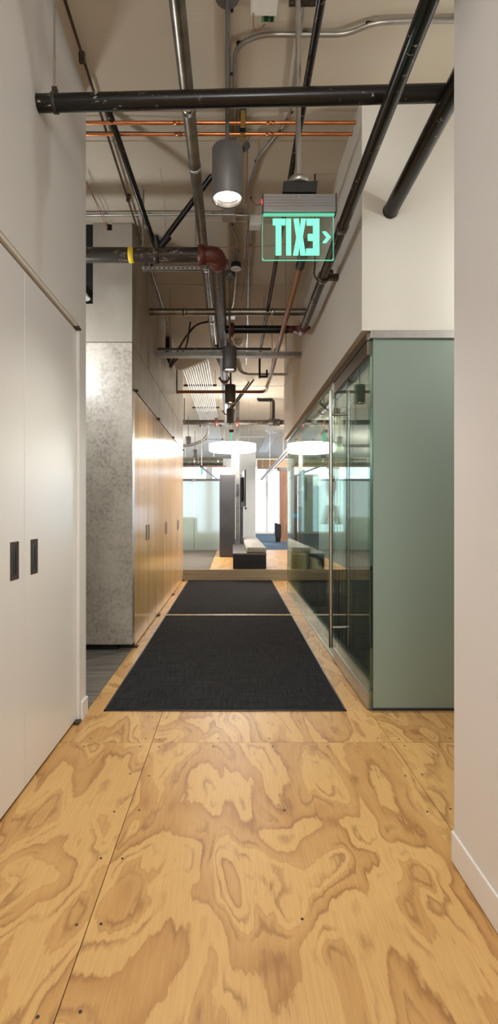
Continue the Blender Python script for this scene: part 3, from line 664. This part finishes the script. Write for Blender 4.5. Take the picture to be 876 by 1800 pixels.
wire([(278, 300), (285, 340), (288, 430)], 3.68, .0015, 'faint white string on the ceiling', 'off_cable')
wire([(440, 350), (452, 362), (464, 355)], 3.60, .003, 'red wire entering the exit sign side')
# long thinner black pipe, right of centre
def lp(H, k, y): return (k*H, y, EYE+H)
p2 = thing('black_pipe', 'thin black pipe passing behind the exit sign', 'pipe', (.37, 4, 3.3))
MB().tube([lp(2.10, .174, 1.8), lp(2.10, .174, 6.9)], .0185, 14).build('tube', 'black_pipe', p2)
MB().tube([lp(2.10, .174, 6.9), (.355, 7.0, 3.2), (.355, 7.0, 2.95)], .014, 12, .05).tube([(.355, 7.0, 2.97), (.46, 7.0, 2.97)], .014, 12).tube([(.45, 7, 2.97), (.45, 7, 3.06)], .012, 10).build('drop', 'black_metal', p2)
for y in (4.3, 6.2): rod(p2, .366, y, 3.3)
# sprinkler line: black then brown
p3 = thing('sprinkler_pipe', 'brown sprinkler pipe with black end fitting beside the bulkhead', 'pipe', (.52, 5, 3.06))
MB().tube([lp(1.86, .275, 4.0), lp(1.86, .28, 8.15), (.48, 8.28, 3.06), (-.90, 8.28, 3.06)], .024, 14, .10).build('tube', 'brown_pipe', p3)
MB().tube([lp(1.86, .272, 3.7), lp(1.86, .275, 4.05)], .034, 16).box(.47, .54, 3.84, 3.9, 3.02, 3.13, .004).build('end_fitting', 'black_metal', p3, label='black end fitting')
for y in (5.2, 7.0): rod(p3, .52, y, 3.08, r=.004)
MB().tube([(-.86, 8.28, 3.03), (-.86, 8.28, CZ)], .008, 8).build('hanger_rod', 'old_pipe', p3)
# crossing grey pipe
p4 = thing('galvanized_pipe', 'grey galvanized cross pipe from the concrete to the bulkhead', 'pipe', (0, 5.6, 3.30))
MB().tube([(-.90, 5.6, 3.295), (.79, 5.6, 3.295)], .036, 20).build('tube', 'galvanized', p4)
for x in (-.5, .42): MB().lathe([(.037, -.02), (.041, -.02), (.041, .02), (.037, .02)], (x, 5.6, 3.295), 20, 'x').build('sleeve', 'steel', p4)
# cable tray
tr = thing('cable_tray', 'wide metal cable tray crossing above the second pendant lamp', 'tray', (0, 5.97, 2.95))
MB().box(-.90, .775, 5.99, 5.993, 2.95, 2.995).build('side_rail', 'galvanized', tr); MB().box(-.90, .775, 6.087, 6.09, 2.95, 2.995).build('side_rail', 'galvanized', tr)
MB().box(-.90, .775, 5.993, 6.087, 2.95, 2.954).build('tray_bottom', 'galvanized', tr)
for x in (-.7, .6): rod(tr, x, 5.985, 2.99, r=.004)
one(MB().box(-.9, .45, 6.2, 6.24, 3.08, 3.105), 'strut_channel', 'old_pipe', 'thin dark strut under the ceiling behind the cable tray', 'bracket')
MB().tube([(-.82, 7.0, 3.10), (-.62, 6.7, 3.35), (-.45, 6.55, 3.50), (-.25, 6.5, 3.52)], .014, 8, .15).tube([(-.80, 7.1, 3.14), (-.58, 6.8, 3.3), (-.52, 6.6, 3.55)], .011, 8, .12).build('cable_loop', 'black_plastic', tr)
MB().tube([(-.80, 7.02, 3.09), (-.66, 6.75, 3.30), (-.55, 6.6, 3.40)], .007, 8, .12).build('red_cable', 'red_wire', tr)
# bundle of bright conduits
ORD = 'first second third fourth fifth sixth seventh eighth ninth tenth eleventh twelfth'.split()
N = 12
for k in range(N):
    f = k/(N-1); X = -.765+f*.41; yb = 8.25-f*.55; Z = 3.40+.0*f
    t = thing('bright_conduit', ORD[k]+' conduit from the left in the bright parallel bundle under the ceiling', 'conduit', (X, yb, Z), 'bundle of parallel bright conduits')
    MB().tube([(-.90, yb+.0, Z), (X-.02, yb, Z), (X, yb+.1, Z), (X+.0, 17.5, Z)], .0092, 8, .10).build('tube', 'conduit_bright', t)
cb = thing('strut_rack', 'strut rack carrying the bundle of bright conduits', 'rack', (-.55, 12, 3.42))
for y in (9.4, 11.4, 13.8, 16.4):
    MB().box(-.86, -.28, y, y+.04, 3.412, 3.445).build('strut', 'old_pipe', cb)
    for x in (-.84, -.30): rod(cb, x, y+.02, 3.44, r=.005)
# far black cross pipe with red flanges
p5 = thing('black_pipe', 'far black cross pipe with two dark red flanges', 'pipe', (.1, 11.6, 3.17))
MB().tube([(-2.2, 11.75, 3.17), (2.2, 11.75, 3.17)], .053, 18).build('tube', 'old_pipe', p5)
for x in (-.355, .105): MB().lathe([(.05, -.03), (.10, -.03), (.10, .03), (.05, .03)], (x, 11.75, 3.17), 20, 'x').build('flange', 'red_iron', p5, label='dark red flange')
MB().lathe([(.05, -.12), (.075, -.12), (.075, .12), (.05, .12)], (.92, 11.75, 3.17), 16, 'x').build('tee', 'old_pipe', p5)
for x in (-1.06, .84): rod(p5, x, 11.75, 3.2, r=.01, mat='old_pipe')
MB().tube([(.90, 11.75, 3.2), (.90, 11.75, 3.66), (.57, 11.75, 3.66), (.57, 11.75, 3.7)], .034, 12, .06).build('riser', 'black_pipe', p5)
# slanting strut conduits beyond the third lamp
sb = thing('conduit_group', 'flat group of grey conduits jogging to the bulkhead near the third lamp', 'conduit', (.3, 8, 3.2))
for k in range(4): MB().tube([(-.1+k*.03, 6.9+k*.05, 3.45), (.12+k*.02, 7.6+k*.06, 3.16+k*.012), (.80, 7.6+k*.06, 3.16+k*.012)], .014, 8, .12).build('tube', 'conduit', sb)
xb = thing('sway_brace', 'pair of slim diagonal braces in front of the fourth lamp', 'brace', (.1, 9, 3.3))
MB().tube([atz(446, 668, CZ), at(408, 718, 9.6)], .018, 8).build('bar', 'old_pipe', xb); MB().tube([atz(438, 672, CZ), at(402, 722, 9.6)], .018, 8).build('bar', 'old_pipe', xb)
fx_ = thing('flexible_conduit', 'ribbed flexible conduit hanging from the brown sprinkler pipe', 'conduit', (.5, 7.3, 2.9))
fp = [at(485, 614, 6.9), at(482, 640, 7.1), at(476, 662, 7.4), at(469, 680, 7.6)]
m = MB().tube(fp, .022, 10, .1)
for k in range(26):
    f = k/26*3; i = int(f); q = fp[i].lerp(fp[min(i+1, 3)], f-i); m.lathe([(.022, -.008), (.027, 0), (.022, .008)], q, 10)
m.build('tube', 'conduit_bright', fx_)
# smoke detector
p = atz(420, 604, 3.66); sd = thing('smoke_detector', 'small white round smoke detector on the ceiling', 'detector', (p.x, p.y, 3.63))
MB().lathe([(.03, 0), (.055, .012), (.06, .03), (.06, .07)], (p.x, p.y, 3.63), 24).build('body', 'white_plastic', sd); MB().lathe([(.001, -.004), (.02, -.003), (.03, .001)], (p.x, p.y, 3.63), 16).build('sensor', 'lamp_grey', sd)
# white ceiling device at the top edge
dv = thing('wireless_box', 'white box with dangling wires and green circuit board at the top edge', 'box', (.15, 2.62, 3.62))
MB().box(.086, .215, 2.42, 2.602, 3.61, 3.66, .008).build('body', 'white_plastic', dv); MB().box(.11, .19, 2.5, 2.6, 3.66, CZ).build('bracket', 'white_plastic', dv)
MB().box(.142, .205, 2.602, 2.64, 3.618, 3.622).build('circuit_board', 'green_board', dv, label='green circuit board'); MB().box(.155, .175, 2.605, 2.625, 3.608, 3.618).box(.185, .2, 2.61, 2.63, 3.61, 3.618).build('chip', 'black_plastic', dv)
MB().tube([(.10, 2.58, 3.61), (.105, 2.66, 3.60), (.13, 2.67, 3.60), (.16, 2.64, 3.61)], .002, 6, .03).build('wire', 'red_wire', dv)
MB().lathe([(.001, -.001), (.003, -.001), (.003, 0)], (.15, 2.5, 3.61), 8).build('status_light', 'edge_glow', dv)
cj = thing('junction_box', 'metal box at the head of the exit sign stem', 'box', (.31, 2.62, 3.6))
MB().box(.27, .40, 2.47, 2.575, 3.63, CZ, .004).build('body', 'old_pipe', cj)
# right hand far conduits
for k in range(6):
    t = thing('far_conduit', ORD[k]+' conduit from the left in the small far bundle right of the pillar', 'conduit', (1.05+k*.05, 16, 3.55), 'small far bundle of conduits')
    MB().tube([(.93+k*.055, 14.2, 3.55), (.93+k*.055, 15.4, 3.55), (1.06+k*.055, 15.9, 3.55), (1.06+k*.055, 21, 3.55)], .011, 8, .1).build('tube', 'galvanized', t)

# ------------------------------------------------------------------ far hall
bn = thing('bench', 'black box bench on the raised floor with a steel top', 'bench', (.3, 11, PZ))
MB().box(0.01, .60, 9.50, 11.97, PZ+.003, .44, .004).box(.075, .60, 11.97, 13.2, PZ+.003, .44, .004).build('base', 'black_bench', bn)
MB().box(0.005, .605, 9.495, 11.97, .44, .470, .003).box(.072, .605, 11.97, 13.2, .44, .470, .003).build('top', 'raw_steel', bn, label='raw steel top')
MB().box(.012, .598, 9.494, 9.50, .318, .321).build('joint', 'dark_gap', bn)
sp_ = thing('screen_panel', 'narrow dark steel panel behind the steel post carrying the television', 'panel', (.2, 12.4, .47))
MB().box(.165, .24, 12.2, 12.7, .472, 2.05).build('body', 'gunmetal', sp_)
cu = thing('bench_cushion', 'long grey upholstered cushion lying on the black bench', 'cushion', (.4, 11, .47))
MB().box(.25, .605, 9.50, 11.3, .472, .575, .035).build('pad', 'grey_cushion', cu); MB().box(.25, .605, 11.31, 13.1, .472, .575, .035).build('pad', 'grey_cushion', cu)
po = struct(MB().box(.070, .155, 12.06, 12.14, .47, CZ), 'column_1', 'raw_steel', 'slim grey steel post rising from the bench', 'post')
MB().box(.03, .19, 11.98, 12.17, .47, .482).build('base_plate', 'raw_steel', po); MB().box(.085, .155, 12.03, 12.06, 1.58, 1.83, .004).build('switch_box', 'black_plastic', po)
cbn = thing('steel_cabinet', 'tall dark gunmetal cabinet beside the steel post', 'cabinet', (-.1, 12.2, PZ))
MB().box(-.292, .060, 12.0, 12.6, PZ+.02, 2.045, .006).build('body', 'gunmetal', cbn); MB().box(-.28, .06, 12.01, 12.58, PZ, PZ+.02).build('plinth', 'black_plastic', cbn)

tv = thing('television', 'thin dark television seen edge-on beside the steel post', 'television', (.2, 11, 1.3))
a_ = MB(); a_.prism([(.235, 10.45), (.262, 10.46), (.215, 11.6), (.188, 11.59)], 'z', 1.31, 2.03); a_.build('screen', 'black_plastic', tv)
MB().box(.15, .215, 10.7, 11.3, 1.42, 1.9, .008).build('wall_mount', 'black_metal', tv); MB().box(.175, .205, 11.25, 12.2, 1.6, 1.66).build('arm', 'steel', tv)
fs = struct(MB().box(-2.55, -1.02, 14.10, 14.112, PZ+.01, 2.02), 'window_9', 'frosted_white', 'frosted pale green glass screen at the far left', 'window')
MB().box(-1.01, -.33, 14.10, 14.112, PZ+.01, 2.02).build('pane', 'frosted_white', fs); MB().box(-2.6, -.33, 14.08, 14.13, 2.02, 2.075).build('head_rail', 'lamp_grey', fs); MB().box(-2.6, -.33, 14.09, 14.12, PZ, PZ+.01).build('floor_channel', 'steel', fs)
MB().box(-1.08, -.96, 14.07, 14.10, 2.0, 2.05).build('patch_fitting', 'steel', fs)
sf = thing('sofa', 'blurred green sofa behind the frosted screen', 'sofa', (-1.5, 14.9, PZ))
MB().box(-2.3, -.45, 14.35, 15.2, PZ+.02, .62, .06).build('seat', 'sofa_green', sf); MB().box(-2.3, -1.0, 15.0, 15.3, .6, 1.05, .06).build('backrest', 'sofa_green', sf)
for x, y in ((-2.2, 14.45), (-2.2, 15.1), (-.55, 14.45), (-.55, 15.1)): MB().box(x-.02, x+.02, y-.02, y+.02, PZ, PZ+.03).build('leg', 'black_metal', sf)
# duct and beam
du = thing('air_duct', 'round silver air duct crossing the far left ceiling', 'duct', (-2.5, 17, 2.8))
MB().tube([(-5.9, 17, 2.80), (-.30, 17, 2.80)], .14, 24).build('tube', 'galvanized', du)
for x in (-4.2, -2.6, -.45, -1.2): MB().lathe([(.14, -.02), (.15, -.02), (.15, .02), (.14, .02)], (x, 17, 2.80), 24, 'x').build('joint_band', 'steel', du)
for x in (-1.5, -.6): rod(du, x, 17, 2.93, r=.006)
one(MB().tube([(-5.9, 16.6, 2.62), (-.2, 16.6, 2.62)], .02, 8), 'sprinkler_pipe', 'brown_pipe', 'thin reddish pipe under the far air duct', 'pipe')
one(MB().tube([(-5.9, 13.4, 2.86), (-1.05, 13.4, 2.86), (-.62, 13.4, 3.05), (-.62, 13.4, CZ)], .035, 12, .2), 'conduit', 'conduit', 'pale conduit bending up above the frosted screen', 'conduit')
struct(MB().box(.87, 6.5, 18.6, 18.9, 2.72, 3.02), 'beam', 'beam_wood', 'brown timber beam above the far timber post', 'beam')
tc = struct(MB().box(1.63, 1.90, 18.35, 18.65, PZ, 2.72), 'column_2', 'old_timber', 'far reddish timber post right of the windows', 'post')
MB().box(1.55, 1.98, 18.33, 18.67, 2.62, 2.72).build('steel_cap', 'black_metal', tc)
tc2 = struct(MB().box(1.76, 2.07, 16.2, 16.5, PZ, CZ), 'column_3', 'old_timber', 'timber post seen through the glass panes', 'post')
sp = thing('speaker_cabinet', 'black box leaning beside the far timber post', 'cabinet', (1.5, 18.2, PZ))
MB().prism([(1.43, PZ+.18), (1.64, PZ+.12), (1.64, .78), (1.43, .84)], 'y', 18.0, 18.3).build('body', 'black_plastic', sp); MB().box(1.46, 1.62, 18.05, 18.25, PZ, PZ+.19).build('foot', 'black_metal', sp)
lt = thing('linear_light', 'slim dark linear light slanting away beyond the bulkhead end', 'light', (1.05, 14, 2.3))
MB().box(1.0, 1.09, 9.2, 19.0, 2.32, 2.38).build('housing', 'lamp_grey', lt); MB().box(1.02, 1.07, 9.3, 18.9, 2.315, 2.32).build('diffuser', 'track_glow', lt)
for y in (11, 15, 18.5): MB().tube([(1.045, y, 2.38), (1.045, y, CZ)], .003, 6).build('suspension_wire', 'steel', lt)
l2 = thing('linear_light', 'slim dark linear light above the frosted screen', 'light', (-1, 18, 2.6))
MB().prism([(-1.03, 15.5), (-.97, 15.5), (-.62, 22), (-.68, 22)], 'z', 2.55, 2.59).build('housing', 'black_metal', l2); MB().tube([(-1.0, 15.6, 2.59), (-1.0, 15.6, CZ)], .003, 6).build('suspension_wire', 'steel', l2)

# ------------------------------------------------------------------ meeting room
tb = thing('counter_table', 'glossy dark counter table just inside the glass panes', 'table', (1.1, 5.8, 0))
MB().box(.875, 1.30, 4.55, 7.25, .70, .74, .004).build('tabletop', 'black_bench', tb)
for y in (4.75, 6.6):
    for x in (.93, 1.25): MB().box(x-.02, x+.02, y-.02, y+.02, .004, .70).build('leg', 'black_metal', tb)
ot = thing('ottoman', 'dark brown block stool on the carpet behind the glass panes', 'stool', (1.05, 6.9, 0))
MB().box(.87, 1.19, 6.75, 7.2, .03, .435, .012).build('body', 'leather', ot); MB().box(.89, 1.17, 6.77, 7.18, .004, .03).build('plinth', 'black_plastic', ot)
os_ = thing('swivel_chair', 'chair with an oval red-brown backrest behind the glass door handle', 'chair', (1.40, 7.5, 0))
m = MB(); m.lathe([(.001, -.03), (.05, -.028), (.075, -.01), (.075, .01), (.05, .028), (.001, .03)], (1.40, 7.62, 0), 28, 'y')
m.v = [(v[0], v[1], 1.57+v[2]*2.3) for v in m.v]; m.build('backrest', 'maroon', os_)
MB().tube([(1.43, 7.66, .45), (1.43, 7.66, 1.5)], .018, 10).build('back_post', 'wood_veneer', os_, label='light wooden back post')
MB().box(1.22, 1.60, 7.30, 7.66, .44, .50, .02).build('seat', 'maroon', os_)
for dx, dy in ((-.17, -.17), (.17, -.17), (-.17, .17), (.17, .17)): MB().tube([(1.41+dx*.7, 7.48+dy*.7, .45), (1.41+dx, 7.48+dy, .004)], .014, 8).build('leg', 'wood_veneer', os_)
ez = thing('glass_easel', 'pair of leaning glass boards with bright green edges', 'board', (1.25, 6.6, .74))
def quad(mb, a, b, c, d, th=.006): 
    a, b, c, d = map(Vector, (a, b, c, d)); n = (b-a).cross(c-a).normalized()*th
    return mb.add([a, b, c, d, a+n, b+n, c+n, d+n], [(0, 1, 2, 3), (7, 6, 5, 4), (0, 4, 5, 1), (1, 5, 6, 2), (2, 6, 7, 3), (3, 7, 4, 0)])
Ye = 6.6
quad(MB(), at(572, 888, Ye), at(582, 888, Ye), at(574, 922, Ye), at(562, 922, Ye)).build('board', 'gunmetal', ez)
quad(MB(), at(582, 886, Ye), at(593, 890, Ye), at(600, 922, Ye), at(590, 922, Ye)).build('board', 'teal_board', ez)
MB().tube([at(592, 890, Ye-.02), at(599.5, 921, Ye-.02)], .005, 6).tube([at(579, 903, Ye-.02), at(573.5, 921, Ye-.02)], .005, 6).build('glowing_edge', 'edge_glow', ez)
MB().tube([at(583, 920, Ye), (at(583, 920, Ye).x, Ye, .74)], .012, 8).lathe([(.08, 0), (.08, .008)], (at(583, 920, Ye).x, Ye, .74), 16).build('stand', 'black_metal', ez)
dp = thing('wall_display', 'small bright blue display on the timber post behind glass', 'display', at(520, 907, 16.15))
c0 = at(520, 906.5, 16.19); c0.x = 1.91
MB().box(c0.x-.13, c0.x+.13, 16.17, 16.2, c0.z-.09, c0.z+.09, .004).build('case', 'black_plastic', dp); MB().box(c0.x-.12, c0.x+.12, 16.165, 16.17, c0.z-.08, c0.z+.08).build('screen', 'screen_blue', dp)
MB().box(c0.x-.09, c0.x-.02, 16.16, 16.165, c0.z-.04, c0.z+.04).box(c0.x+.0, c0.x+.05, 16.16, 16.165, c0.z-.03, c0.z+.06).build('screen_window', 'screen_white', dp)
